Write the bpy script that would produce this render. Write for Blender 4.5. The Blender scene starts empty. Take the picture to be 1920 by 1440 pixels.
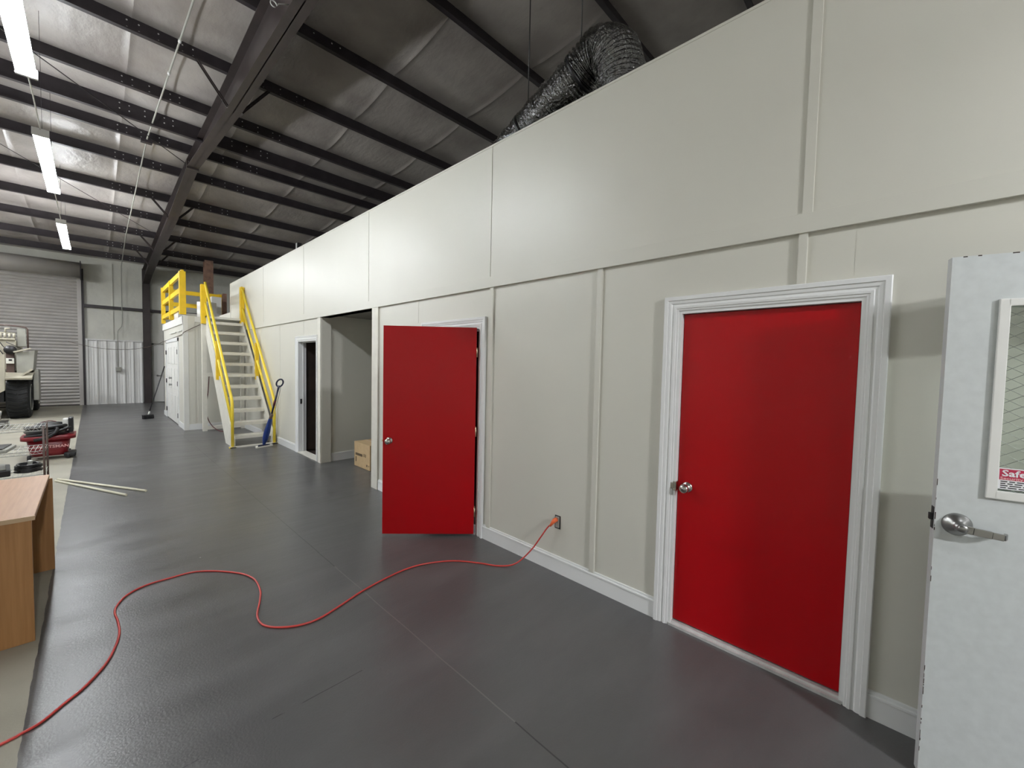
import bpy, bmesh, math, random
from math import pi, sin, cos, radians
from mathutils import Vector, Matrix
random.seed(7)
SC = bpy.context.scene
COL = SC.collection

# ------------------------------------------------------------------ materials
def mat(name, col, rough=.5, metal=0., noise=None, bump=None, emit=None, spec=.5, coat=0.):
    m = bpy.data.materials.new(name); m.use_nodes = True
    nt = m.node_tree; b = nt.nodes['Principled BSDF']
    b.inputs['Base Color'].default_value = (*col, 1)
    b.inputs['Roughness'].default_value = rough
    b.inputs['Metallic'].default_value = metal
    b.inputs['Specular IOR Level'].default_value = spec
    b.inputs['Coat Weight'].default_value = coat
    if emit:
        b.inputs['Emission Color'].default_value = (*emit[0], 1)
        b.inputs['Emission Strength'].default_value = emit[1]
    tc = nt.nodes.new('ShaderNodeTexCoord')
    if noise:                                   # (scale, amount, detail)
        n = nt.nodes.new('ShaderNodeTexNoise'); n.inputs['Scale'].default_value = noise[0]
        n.inputs['Detail'].default_value = noise[2] if len(noise) > 2 else 4
        nt.links.new(tc.outputs['Object'], n.inputs['Vector'])
        r = nt.nodes.new('ShaderNodeMapRange')
        r.inputs['From Min'].default_value = .3; r.inputs['From Max'].default_value = .7
        r.inputs['To Min'].default_value = 1 - noise[1]; r.inputs['To Max'].default_value = 1 + noise[1]
        nt.links.new(n.outputs['Fac'], r.inputs['Value'])
        mx = nt.nodes.new('ShaderNodeVectorMath'); mx.operation = 'SCALE'
        mx.inputs[0].default_value = col
        nt.links.new(r.outputs['Result'], mx.inputs['Scale'])
        nt.links.new(mx.outputs['Vector'], b.inputs['Base Color'])
    if bump:                                    # (scale, strength, distance)
        n = nt.nodes.new('ShaderNodeTexNoise'); n.inputs['Scale'].default_value = bump[0]
        n.inputs['Detail'].default_value = 3
        nt.links.new(tc.outputs['Object'], n.inputs['Vector'])
        bp = nt.nodes.new('ShaderNodeBump'); bp.inputs['Strength'].default_value = bump[1]
        bp.inputs['Distance'].default_value = bump[2]
        nt.links.new(n.outputs['Fac'], bp.inputs['Height'])
        nt.links.new(bp.outputs['Normal'], b.inputs['Normal'])
    return m

M = {}
M['wall'] = mat('wall paint', (.64, .63, .565), .38, noise=(1.3, .015), bump=(160, .12, .002))
M['trim'] = mat('trim gloss white', (.80, .81, .81), .3)
M['white'] = mat('white paint', (.74, .74, .71), .4, noise=(3, .03))
M['stairwhite'] = mat('stair white', (.72, .70, .63), .45, noise=(9, .05))
M['grey'] = mat('grey steel door', (.58, .61, .61), .4, noise=(30, .04), bump=(300, .1, .001))
M['red'] = mat('red door paint', (.40, .0015, .005), .25, bump=(60, .03, .001), spec=.35)
M['steel'] = mat('dark primer steel', (.028, .022, .026), .42, noise=(6, .25))
M['steelbrown'] = mat('brown primer steel', (.038, .028, .027), .4, noise=(5, .2))
M['rust'] = mat('rust brown column', (.24, .14, .10), .6, noise=(8, .3))
M['chrome'] = mat('satin nickel', (.55, .53, .49), .22, 1.)
M['brushed'] = mat('brushed steel', (.36, .36, .35), .3, 1.)
M['galv'] = mat('galvanised', (.70, .70, .69), .4, .4, noise=(20, .1))
M['brass'] = mat('brass hinge', (.75, .62, .42), .3, 1.)
M['yellow'] = mat('safety yellow', (.83, .55, .022), .35, noise=(6, .08))
M['yellowtube'] = mat('safety yellow tube', (.90, .68, .05), .3)
M['black'] = mat('black plastic', (.012, .012, .014), .4)
M['rubber'] = mat('tyre rubber', (.010, .011, .013), .7, noise=(12, .3))
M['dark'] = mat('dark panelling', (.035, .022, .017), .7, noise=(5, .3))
M['card'] = mat('cardboard', (.50, .36, .20), .75, noise=(14, .06))
M['print'] = mat('dark print', (.10, .07, .035), .7)
M['blue'] = mat('blue plastic', (.012, .035, .17), .3)
M['navy'] = mat('navy plastic', (.012, .016, .05), .3)
M['cloth'] = mat('microfibre', (.72, .70, .62), .9)
M['orange'] = mat('orange cord', (.55, .055, .045), .35)
M['plug'] = mat('orange plug', (.85, .16, .05), .35)
M['pvc'] = mat('cream pvc', (.80, .76, .60), .35)
M['cream'] = mat('cream vehicle paint', (.50, .47, .38), .45, noise=(4, .12))
M['vgrey'] = mat('vehicle grey', (.36, .36, .32), .5, noise=(4, .1))
M['vred'] = mat('vacuum red', (.19, .008, .015), .35)
M['maroon'] = mat('maroon', (.10, .012, .018), .5)
M['pink'] = mat('pale lettering', (.80, .45, .45), .5)
M['ins'] = mat('wall insulation', (.66, .66, .60), .35, noise=(2.2, .08), bump=(5, .5, .03))
M['shutter'] = mat('roller steel', (.52, .50, .48), .45, .15, noise=(1.2, .10))
M['wains'] = mat('liner panel', (.88, .88, .86), .35, noise=(2, .03))
M['outlet'] = mat('outlet metal', (.55, .56, .52), .35, .6)
M['signred'] = mat('sticker red', (.50, .03, .08), .4)
M['signwhite'] = mat('sticker white', (.80, .80, .82), .4)
M['wire'] = mat('safety wire', (.25, .25, .24), .3, .9)
M['brownpipe'] = mat('brown pipe', (.10, .065, .055), .5)
M['tube'] = mat('lamp tube', (1, 1, 1), .5, emit=((.93, .97, 1.0), 85.))
M['tube2'] = mat('bright lamp tube', (1, 1, 1), .5, emit=((.97, .98, 1.0), 1150.))
M['fill_tube'] = mat('added fill lamp tube', (1, 1, 1), .5, emit=((.95, .97, 1.0), 210.))  # stronger emission for the lamp added out of view to lift the far wall
M['reflector'] = mat('reflector white', (.8, .8, .8), .4)
M['headlamp'] = mat('headlamp glass', (.85, .85, .78), .2)
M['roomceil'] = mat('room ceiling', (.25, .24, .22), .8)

def wood_mat(name, c1, c2, vertical=True):
    m = bpy.data.materials.new(name); m.use_nodes = True; nt = m.node_tree; b = nt.nodes['Principled BSDF']
    tc = nt.nodes.new('ShaderNodeTexCoord'); mp = nt.nodes.new('ShaderNodeMapping')
    mp.inputs['Scale'].default_value = (30, 30, 1.2) if vertical else (30, 1.5, 30)
    n = nt.nodes.new('ShaderNodeTexNoise'); n.inputs['Scale'].default_value = 2; n.inputs['Detail'].default_value = 6
    r = nt.nodes.new('ShaderNodeValToRGB'); r.color_ramp.elements[0].color = (*c1, 1); r.color_ramp.elements[1].color = (*c2, 1)
    r.color_ramp.elements[0].position = .3; r.color_ramp.elements[1].position = .7
    nt.links.new(tc.outputs['Object'], mp.inputs['Vector']); nt.links.new(mp.outputs['Vector'], n.inputs['Vector'])
    nt.links.new(n.outputs['Fac'], r.inputs['Fac']); nt.links.new(r.outputs['Color'], b.inputs['Base Color'])
    b.inputs['Roughness'].default_value = .4
    return m
M['oak'] = wood_mat('oak laminate', (.31, .15, .05), (.40, .205, .075))
M['oaktop'] = wood_mat('oak laminate top', (.42, .235, .13), (.50, .29, .17), False)
M['oakedge'] = mat('oak edge', (.50, .36, .22), .35)

def floor_mat():
    m = bpy.data.materials.new('painted concrete'); m.use_nodes = True; nt = m.node_tree; b = nt.nodes['Principled BSDF']
    N = nt.nodes.new; L = nt.links.new
    tc = N('ShaderNodeTexCoord'); sp = N('ShaderNodeSeparateXYZ'); L(tc.outputs['Object'], sp.inputs[0])
    def noise(scale, det=4, vec=None):
        n = N('ShaderNodeTexNoise'); n.inputs['Scale'].default_value = scale; n.inputs['Detail'].default_value = det
        L(vec or tc.outputs['Object'], n.inputs['Vector']); return n.outputs['Fac']
    def mth(op, a, c=None, clamp=False):
        n = N('ShaderNodeMath'); n.operation = op; n.use_clamp = clamp
        for i, v in enumerate((a, c)):
            if v is None: continue
            if isinstance(v, (int, float)): n.inputs[i].default_value = v
            else: L(v, n.inputs[i])
        return n.outputs[0]
    def mix(f, a, c):
        n = N('ShaderNodeMix'); n.data_type = 'RGBA'
        L(f, n.inputs[0]) if not isinstance(f, float) else setattr(n.inputs[0], 'default_value', f)
        for i, v in ((6, a), (7, c)):
            if isinstance(v, tuple): n.inputs[i].default_value = (*v, 1)
            else: L(v, n.inputs[i])
        return n.outputs[2]
    def ramp(f, lo, hi):
        n = N('ShaderNodeMapRange'); n.inputs['From Min'].default_value = lo; n.inputs['From Max'].default_value = hi
        L(f, n.inputs['Value']); return n.outputs['Result']
    # long brush-like streaks, running across the aisle
    mp = N('ShaderNodeMapping'); mp.inputs['Scale'].default_value = (.7, 2.2, 1); mp.inputs['Rotation'].default_value = (0, 0, .3)
    L(tc.outputs['Object'], mp.inputs['Vector'])
    streak = noise(1.6, 5, mp.outputs['Vector'])
    paint = mix(ramp(noise(.55, 4), .35, .65), (.084, .083, .083), (.100, .099, .098))
    paint = mix(ramp(streak, .45, .75), paint, (.116, .115, .114))
    conc = mix(ramp(noise(1.1, 7), .3, .7), (.30, .285, .23), (.42, .40, .33))
    conc = mix(ramp(noise(.35, 5), .55, .8), conc, (.20, .19, .16))
    edge = mth('ADD', sp.outputs['X'], mth('MULTIPLY', noise(6, 2), .02))
    isp = mth('GREATER_THAN', edge, -.235)
    col = mix(isp, conc, paint)
    # control joints
    wob = mth('MULTIPLY', mth('SUBTRACT', noise(3, 3), .5), .012)
    def line(out, at, w):
        return mth('LESS_THAN', mth('ABSOLUTE', mth('SUBTRACT', mth('ADD', out, wob), at)), w)
    j1 = line(sp.outputs['X'], 1.36, .0035)
    brk = mth('GREATER_THAN', noise(2.3, 2), .46)
    j2 = mth('MULTIPLY', line(sp.outputs['Y'], 4.95, .004), mth('GREATER_THAN', sp.outputs['X'], 1.36))
    j3 = mth('MULTIPLY', mth('MULTIPLY', line(sp.outputs['Y'], 3.63, .003), brk), mth('LESS_THAN', sp.outputs['X'], .45))
    j4 = mth('MULTIPLY', mth('MULTIPLY', line(sp.outputs['Y'], 2.06, .003), brk), mth('LESS_THAN', sp.outputs['X'], 1.0))
    j5 = line(sp.outputs['Y'], 14.2, .004)
    jj = mth('ADD', mth('ADD', mth('ADD', j1, j2), mth('ADD', j3, j4)), j5, True)
    light_j = mth('MULTIPLY', j1, mth('MULTIPLY', mth('GREATER_THAN', sp.outputs['Y'], 1.25), mth('LESS_THAN', sp.outputs['Y'], 3.3)))
    col = mix(jj, col, (.035, .035, .035))
    col = mix(light_j, col, (.15, .147, .14))
    # specks of spilt white paint
    vo = N('ShaderNodeTexVoronoi'); vo.inputs['Scale'].default_value = 2.2; L(tc.outputs['Object'], vo.inputs['Vector'])
    sk = mth('MULTIPLY', mth('LESS_THAN', vo.outputs['Distance'], .012), mth('GREATER_THAN', noise(1.7, 2), .5))
    col = mix(sk, col, (.6, .6, .6))
    L(col, b.inputs['Base Color'])
    rr = mix(isp, (.65, .65, .65), mix(ramp(streak, .4, .7), (.29, .29, .29), (.38, .38, .38)))
    L(rr, b.inputs['Roughness'])
    b.inputs['Specular IOR Level'].default_value = .5
    bp = N('ShaderNodeBump'); bp.inputs['Strength'].default_value = .22; bp.inputs['Distance'].default_value = .004
    L(noise(95, 3), bp.inputs['Height'])
    bp2 = N('ShaderNodeBump'); bp2.inputs['Strength'].default_value = .3; bp2.inputs['Distance'].default_value = .02
    L(streak, bp2.inputs['Height']); L(bp.outputs['Normal'], bp2.inputs['Normal'])
    L(bp2.outputs['Normal'], b.inputs['Normal'])
    return m
M['floor'] = floor_mat()

def ins_mat():
    m = bpy.data.materials.new('roof insulation'); m.use_nodes = True; nt = m.node_tree; b = nt.nodes['Principled BSDF']
    N = nt.nodes.new; L = nt.links.new
    tc = N('ShaderNodeTexCoord')
    n = N('ShaderNodeTexNoise'); n.inputs['Scale'].default_value = 1.1; n.inputs['Detail'].default_value = 6
    L(tc.outputs['Object'], n.inputs['Vector'])
    r = N('ShaderNodeValToRGB'); r.color_ramp.elements[0].position = .35; r.color_ramp.elements[1].position = .68
    r.color_ramp.elements[0].color = (.28, .25, .235, 1); r.color_ramp.elements[1].color = (.44, .41, .385, 1)
    L(n.outputs['Fac'], r.inputs['Fac']); L(r.outputs['Color'], b.inputs['Base Color'])
    b.inputs['Roughness'].default_value = .33
    mp = N('ShaderNodeMapping'); mp.inputs['Scale'].default_value = (1.8, .8, 1)
    L(tc.outputs['Object'], mp.inputs['Vector'])
    n2 = N('ShaderNodeTexNoise'); n2.inputs['Scale'].default_value = 3.2; n2.inputs['Detail'].default_value = 5; n2.inputs['Distortion'].default_value = .12
    L(mp.outputs['Vector'], n2.inputs['Vector'])
    n3 = N('ShaderNodeTexNoise'); n3.inputs['Scale'].default_value = 24; L(tc.outputs['Object'], n3.inputs['Vector'])
    b1 = N('ShaderNodeBump'); b1.inputs['Strength'].default_value = .3; b1.inputs['Distance'].default_value = .06
    L(n2.outputs['Fac'], b1.inputs['Height'])
    b2 = N('ShaderNodeBump'); b2.inputs['Strength'].default_value = .25; b2.inputs['Distance'].default_value = .01
    L(n3.outputs['Fac'], b2.inputs['Height']); L(b1.outputs['Normal'], b2.inputs['Normal'])
    L(b2.outputs['Normal'], b.inputs['Normal'])
    return m
M['roof'] = ins_mat()

def duct_mat():
    m = mat('black duct film', (.11, .11, .11), .15, .92, coat=1.)
    m.node_tree.nodes['Principled BSDF'].inputs['Coat Roughness'].default_value = .06
    nt = m.node_tree; b = nt.nodes['Principled BSDF']; N = nt.nodes.new; L = nt.links.new
    b.inputs['Specular IOR Level'].default_value = 1.
    tc = N('ShaderNodeTexCoord')
    n2 = N('ShaderNodeTexNoise'); n2.inputs['Scale'].default_value = 14; n2.inputs['Detail'].default_value = 6; n2.inputs['Distortion'].default_value = 1.2
    L(tc.outputs['Object'], n2.inputs['Vector'])
    b1 = N('ShaderNodeBump'); b1.inputs['Strength'].default_value = 1.; b1.inputs['Distance'].default_value = .035
    L(n2.outputs['Fac'], b1.inputs['Height']); L(b1.outputs['Normal'], b.inputs['Normal'])
    L(b1.outputs['Normal'], b.inputs['Coat Normal'])
    return m
M['duct'] = duct_mat()

def glass_mat():
    m = bpy.data.materials.new('wired glass'); m.use_nodes = True; nt = m.node_tree
    nt.nodes.remove(nt.nodes['Principled BSDF']); out = nt.nodes['Material Output']
    t = nt.nodes.new('ShaderNodeBsdfTransparent'); t.inputs[0].default_value = (.95, .98, .96, 1)
    g = nt.nodes.new('ShaderNodeBsdfGlossy'); g.inputs['Roughness'].default_value = .02
    lw = nt.nodes.new('ShaderNodeLayerWeight'); lw.inputs['Blend'].default_value = .5
    pw = nt.nodes.new('ShaderNodeMath'); pw.operation = 'POWER'; pw.inputs[1].default_value = 5
    nt.links.new(lw.outputs['Facing'], pw.inputs[0])
    f = nt.nodes.new('ShaderNodeMath'); f.operation = 'MULTIPLY_ADD'; f.inputs[1].default_value = .9; f.inputs[2].default_value = .05; nt.links.new(pw.outputs[0], f.inputs[0])
    mx = nt.nodes.new('ShaderNodeMixShader')
    nt.links.new(f.outputs[0], mx.inputs[0]); nt.links.new(t.outputs[0], mx.inputs[1]); nt.links.new(g.outputs[0], mx.inputs[2])
    nt.links.new(mx.outputs[0], out.inputs['Surface'])
    return m
M['glass'] = glass_mat()

# ------------------------------------------------------------------ mesh builder
class MB:
    def __init__(s): s.bm = bmesh.new()
    def _x(s, vs, mtx):
        if mtx is not None: bmesh.ops.transform(s.bm, matrix=mtx, verts=vs)
    def box(s, x0, x1, y0, y1, z0, z1, bev=0, mtx=None):
        r = bmesh.ops.create_cube(s.bm, size=1)
        vs = r['verts']
        for v in vs:
            v.co = Vector((x0 + (v.co.x + .5) * (x1 - x0), y0 + (v.co.y + .5) * (y1 - y0), z0 + (v.co.z + .5) * (z1 - z0)))
        if bev:
            es = list({e for v in vs for e in v.link_edges})
            rr = bmesh.ops.bevel(s.bm, geom=es, offset=bev, segments=2, affect='EDGES', profile=.6)
            vs = list({v for f in rr['faces'] for v in f.verts} | {v for v in vs if v.is_valid})
        s._x(vs, mtx); return s
    def bar(s, p, q, w, d=None, up=(0, 0, 1), bev=0):
        p, q = Vector(p), Vector(q); d = d or w; a = (q - p); L = a.length; a.normalize()
        u = Vector(up); sd = a.cross(u)
        if sd.length < 1e-4: sd = a.cross(Vector((0, 1, 0)))
        sd.normalize(); u = sd.cross(a)
        m = Matrix((( *sd, 0), (*a, 0), (*u, 0), (0, 0, 0, 1))).transposed(); m.translation = p
        return s.box(-w / 2, w / 2, 0, L, -d / 2, d / 2, bev, m)
    def tube(s, pts, r, n=10, smooth=0, cap=True, rad=None):
        pts = [Vector(p) for p in pts]
        if smooth: pts, rad = spline(pts, smooth, rad)
        rings = []; ref = None
        for i, p in enumerate(pts):
            t = (pts[min(i + 1, len(pts) - 1)] - pts[max(i - 1, 0)]).normalized()
            if ref is None:
                ref = t.orthogonal().normalized()
            ref = (ref - t * ref.dot(t)).normalized(); b = t.cross(ref)
            rr = rad[i] if rad else r
            rings.append([s.bm.verts.new(p + (ref * cos(2 * pi * k / n) + b * sin(2 * pi * k / n)) * rr) for k in range(n)])
        for A, B in zip(rings, rings[1:]):
            for k in range(n):
                f = s.bm.faces.new((A[k], A[(k + 1) % n], B[(k + 1) % n], B[k])); f.smooth = True
        if cap:
            s.bm.faces.new(rings[0][::-1]); s.bm.faces.new(rings[-1])
        return s
    def lathe(s, prof, n=24, mtx=None):     # prof: (radius, z)
        rings = []; allv = []
        for r, z in prof:
            ring = [s.bm.verts.new((r * cos(2 * pi * k / n), r * sin(2 * pi * k / n), z)) for k in range(n)]
            rings.append(ring); allv += ring
        for A, B in zip(rings, rings[1:]):
            for k in range(n):
                f = s.bm.faces.new((A[k], A[(k + 1) % n], B[(k + 1) % n], B[k])); f.smooth = True
        s.bm.faces.new(rings[0][::-1]); s.bm.faces.new(rings[-1])
        s._x(allv, mtx); return s
    def prism(s, poly, lo, hi, mtx=None):   # poly in local XY, extruded Z
        a = [s.bm.verts.new((x, y, lo)) for x, y in poly]; b = [s.bm.verts.new((x, y, hi)) for x, y in poly]
        n = len(poly)
        s.bm.faces.new(a[::-1]); s.bm.faces.new(b)
        for k in range(n): s.bm.faces.new((a[k], a[(k + 1) % n], b[(k + 1) % n], b[k]))
        s._x(a + b, mtx); return s
    def sphere(s, c, r, sc=(1, 1, 1), n=16):
        rr = bmesh.ops.create_uvsphere(s.bm, u_segments=n, v_segments=n // 2, radius=r)
        for v in rr['verts']: v.co = Vector((v.co.x * sc[0], v.co.y * sc[1], v.co.z * sc[2])) + Vector(c)
        for v in rr['verts']:
            for f in v.link_faces: f.smooth = True
        return s
    def build(s, name, m, parent=None, origin=None):
        bmesh.ops.recalc_face_normals(s.bm, faces=s.bm.faces)
        me = bpy.data.meshes.new(name)
        if parent is not None: off = parent.matrix_world.translation
        else: off = Vector(origin) if origin else Vector((0, 0, 0))
        if parent is not None and parent.get('_abs') is not None: off = Vector(parent['_abs'])
        for v in s.bm.verts: v.co -= off
        s.bm.to_mesh(me); s.bm.free()
        me.materials.append(M[m] if isinstance(m, str) else m)
        o = bpy.data.objects.new(name, me); COL.objects.link(o)
        if parent is not None:
            o.parent = parent
            ABS[o.name] = off
        else:
            o.location = off; ABS[o.name] = off
        return o
ABS = {}
def spline(pts, k, rad=None):
    out = []; ro = []; n = len(pts)
    for i in range(n - 1):
        p0, p1, p2, p3 = pts[max(i - 1, 0)], pts[i], pts[i + 1], pts[min(i + 2, n - 1)]
        for j in range(k):
            t = j / k
            out.append(.5 * ((2 * p1) + (p2 - p0) * t + (2 * p0 - 5 * p1 + 4 * p2 - p3) * t * t + (3 * p1 - p0 - 3 * p2 + p3) * t ** 3))
            if rad: ro.append(rad[i] * (1 - t) + rad[i + 1] * t)
    out.append(pts[-1])
    if rad: ro.append(rad[-1])
    return out, (ro if rad else None)

def P(mb, name, m, parent, label=None):
    """a part: built in world coordinates, stored relative to the parent's world position"""
    off = ABS[parent.name]
    bmesh.ops.recalc_face_normals(mb.bm, faces=mb.bm.faces)
    me = bpy.data.meshes.new(name)
    for v in mb.bm.verts: v.co -= off
    mb.bm.to_mesh(me); mb.bm.free()
    me.materials.append(M[m])
    o = bpy.data.objects.new(name, me); COL.objects.link(o); o.parent = parent
    ABS[o.name] = off
    if label: o['label'] = label
    return o
def thing(name, loc, label, cat, group=None):
    o = bpy.data.objects.new(name, None); o.empty_display_size = .1; COL.objects.link(o); o.location = loc
    ABS[o.name] = Vector(loc); tag(o, label, cat, group); return o
def tag(o, label, cat, group=None):
    o['label'] = label; o['category'] = cat
    if group: o['group'] = group
    return o
def struct(name, mb=None, m=None, loc=(0, 0, 0)):
    if mb is None:
        o = bpy.data.objects.new(name, None); COL.objects.link(o); o.location = loc; ABS[o.name] = Vector(loc)
    else: o = mb.build(name, m, None, loc)
    o['kind'] = 'structure'; return o
def solo(mb, name, m, label, cat, group=None, origin=(0, 0, 0)):
    return tag(mb.build(name, m, None, origin), label, cat, group)
def text(body, size, name, m, parent, mtx, squash=1., bold=0., ext=.0006):
    """mesh lettering; mtx maps text plane (x right, y up) into the world"""
    cu = bpy.data.curves.new(name, 'FONT'); cu.body = body; cu.size = size; cu.extrude = ext; cu.offset = bold
    cu.align_x = 'LEFT'; cu.align_y = 'CENTER'; cu.resolution_u = 2
    t = bpy.data.objects.new(name, cu); COL.objects.link(t)
    bpy.context.view_layer.update()
    me = bpy.data.meshes.new_from_object(t.evaluated_get(bpy.context.evaluated_depsgraph_get()))
    bpy.data.objects.remove(t)
    off = ABS[parent.name]
    for v in me.vertices:
        c = v.co.copy(); c.x *= squash; v.co = mtx @ c - off
    me.materials.clear(); me.materials.append(M[m])
    o = bpy.data.objects.new(name, me); COL.objects.link(o); o.parent = parent; ABS[o.name] = off
    return o
def frame(origin, xdir, ydir):
    x = Vector(xdir).normalized(); y = Vector(ydir).normalized(); z = x.cross(y)
    m = Matrix(((*x, 0), (*y, 0), (*z, 0), (0, 0, 0, 1))).transposed(); m.translation = Vector(origin); return m

# ------------------------------------------------------------------ shell
WX = 2.62; FY = 20.6; SL = .083
def pz(y): return 4.95 + SL * (FY - y)      # underside of purlins
X0, X1, Y0 = -9.0, 9.0, -16.0

struct('floor', MB().box(X0, X1, Y0, FY + .3, -.2, 0), 'floor')
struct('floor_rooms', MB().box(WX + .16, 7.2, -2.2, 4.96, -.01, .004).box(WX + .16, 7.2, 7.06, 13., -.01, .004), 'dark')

# roof insulation: sagging blanket between purlins, with seams
PY = [-14.6, -13.1, -11.6, -10.1, -8.6, -7.1, -5.6, -4.1, -2.6, -1.1, .4, 1.75, 3.1, 4.58, 6.2, 7.66, 8.98, 9.78, 10.56, 11.72, 13.38, 14.91, 16.5, 18.18, 19.62]
def roof():
    mb = MB(); bm = mb.bm
    ys = [Y0]
    edges = [Y0] + PY + [FY]
    samples = []
    for a, b in zip(edges, edges[1:]):
        for k in range(5):
            t = k / 5; sag = .05 * sin(pi * t) * min(1, (b - a))
            samples.append((a + (b - a) * t, sag))
    samples.append((FY, 0))
    xs = []; x = X0; k = -7
    seams = [.45 + 1.52 * i for i in range(-7, 6)]
    xset = []
    for sx in seams: xset += [(sx - .09, 0), (sx - .02, .006), (sx - .004, .020), (sx + .004, .020), (sx + .02, .006), (sx + .09, 0), (sx + .75, .025)]
    xset = [(X0, 0)] + [q for q in sorted(xset) if X0 < q[0] < X1] + [(X1, 0)]
    rows = []
    for y, sag in samples:
        rows.append([bm.verts.new((x, y, pz(y) + .20 - sag - d * (1 if sag > 0 else .2))) for x, d in xset])
    for A, B in zip(rows, rows[1:]):
        for i in range(len(A) - 1):
            f = bm.faces.new((A[i], A[i + 1], B[i + 1], B[i])); f.smooth = True
    # steel skin above
    t = [bm.verts.new(c) for c in ((X0, Y0, pz(Y0) + .35), (X1, Y0, pz(Y0) + .35), (X1, FY + .2, pz(FY) + .33), (X0, FY + .2, pz(FY) + .33))]
    bm.faces.new(t)
    return mb
struct('ceiling', roof(), 'roof')

# far wall with the roller door opening
DX0, DX1, DH = -4.9, -.29, 4.55
fw = MB()
fw.box(X0, DX0, FY, FY + .12, 0, 5.2).box(DX0, DX1, FY, FY + .12, DH, 5.2).box(DX1, X1, FY, FY + .12, 0, 5.2)
for sx in (.55, 2.4, 4.2):
    fw.box(sx - .012, sx + .012, FY - .03, FY, 2.33, 5.0)
struct('wall_far', fw, 'ins')
struct('wall_left', MB().box(X0 - .1, X0, Y0, FY, 0, 8.3), 'ins')
struct('wall_near', MB().box(X0, X1, Y0 - .1, Y0, 0, 8.4), 'ins')
struct('wall_outer_right', MB().box(X1, X1 + .1, Y0, FY, 0, 8.3), 'ins')

# the long partition (same painted board as the photograph)
# openings (y0, y1, top)
D1 = (.160, 1.052, 2.045); D2 = (2.98, 3.87, 2.045); AL = (5.13, 6.90, 2.405); D3 = (7.115, 7.985, 2.045); D4 = (-1.93, -1.01, 2.165)
def wall_right():
    mb = MB(); x0, x1 = WX, WX + .13
    y = -3.6
    for a, b, h in (D4, D1, D2, AL, D3):
        mb.box(x0, x1, y, a, 0, 2.405); 
        if h < 2.4: mb.box(x0, x1, a, b, h, 2.405)
        y = b
    mb.box(x0, x1, y, 16.0, 0, 2.405)
    # upper part proud of the lower panels
    up = [(-3.6, .385), (.43, 2.83), (2.838, 5.24), (5.249, 7.65), (7.661, 10.06), (10.073, 13.09)]
    for a, b in up: mb.box(x0 - .013, x1, a, b, 2.505, 3.70)
    mb.box(x0, x1, -3.6, 13.09, 2.405, 3.695)
    mb.box(x0 - .026, x1, -3.6, 13.09, 2.405, 2.505, .002)      # rail board
    mb.box(x0 - .022, x0 + .02, .385, .43, 2.50, 3.70, .002)     # upper batten
    mb.box(x0 - .020, x0 + .02, 13.04, 13.10, 2.50, 3.70)
    for a, b in ((.400, .440), (1.625, 1.668), (2.785, 2.832)): mb.box(x0 - .017, x0 + .02, a, b, .13 if a > .45 else 2.14, 2.41, .003)
    for a in (4.052, 7.70, 9.00, 10.3, 11.5): mb.box(x0 - .003, x0 + .02, a, a + .035, 2.15 if a < 8 else .13, 2.41)
    mb.box(x0 - .001, x0 + .02, .205, .2065, 2.13, 2.41)
    return mb
struct('wall_right', wall_right(), 'wall')
struct('trim_1', MB().box(WX - .016, WX + .135, -3.6, 13.1, 3.695, 3.712), 'wall')

def base(mb, y0, y1, x=WX):      # baseboard with a moulded cap on a wall facing -x
    mb.box(x - .013, x + .01, y0, y1, 0, .112).box(x - .018, x + .01, y0, y1, .108, .122, .003).box(x - .010, x + .01, y0, y1, .12, .138, .003)
bb = MB()
for a, b in ((-.91, .095), (1.145, 2.905), (3.965, 4.96), (8.08, 13.0), (-3.6, -2.03)): base(bb, a, b)
struct('baseboard_right', bb, 'trim')

# jamb boards of the recess and the recess itself
struct('trim_2', MB().box(WX - .022, WX + .0, 4.965, 5.13, 0, 2.405, .002).box(WX - .0, WX + .15, 5.115, 5.131, 0, 2.405), 'stairwhite')
struct('trim_3', MB().box(WX - .022, WX + .0, 6.89, 7.008, 0, 2.405, .002), 'stairwhite')
rec = MB()
rec.box(WX, WX + .15, 6.885, 6.95, 0, 2.405)
rec.box(WX + .15, 5.6, 6.93, 7.05, 0, 2.45)                       # far side
rec.box(WX + .13, 5.6, 4.96, 5.115, 0, 2.45)                      # near side
rec.box(5.5, 5.6, 5.1, 6.95, 0, 2.45)
rec.box(WX + .13, 7.2, -2.3, -2.2, 0, 2.45).box(WX + .13, 7.2, 13.0, 13.09, 0, 2.45).box(7.1, 7.2, -2.2, 4.96, 0, 2.45).box(7.1, 7.2, 7.05, 13, 0, 2.45)
struct('wall_recess', rec, 'wall')
rb = MB(); rb.box(WX + .16, 5.5, 6.917, 6.935, 0, .115).box(WX + .16, 5.5, 6.912, 6.935, .112, .138, .003)
struct('baseboard_recess', rb, 'trim')
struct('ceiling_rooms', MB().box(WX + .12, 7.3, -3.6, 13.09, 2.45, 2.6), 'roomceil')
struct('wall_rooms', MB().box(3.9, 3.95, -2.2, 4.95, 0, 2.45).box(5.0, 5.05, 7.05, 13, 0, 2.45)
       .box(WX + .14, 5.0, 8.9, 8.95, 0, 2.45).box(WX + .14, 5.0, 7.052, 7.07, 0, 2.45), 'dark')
struct('wall_closet_edge', MB().box(WX, WX + .12, 13.09, 15.2, 2.405, 2.96), 'wall')

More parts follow.
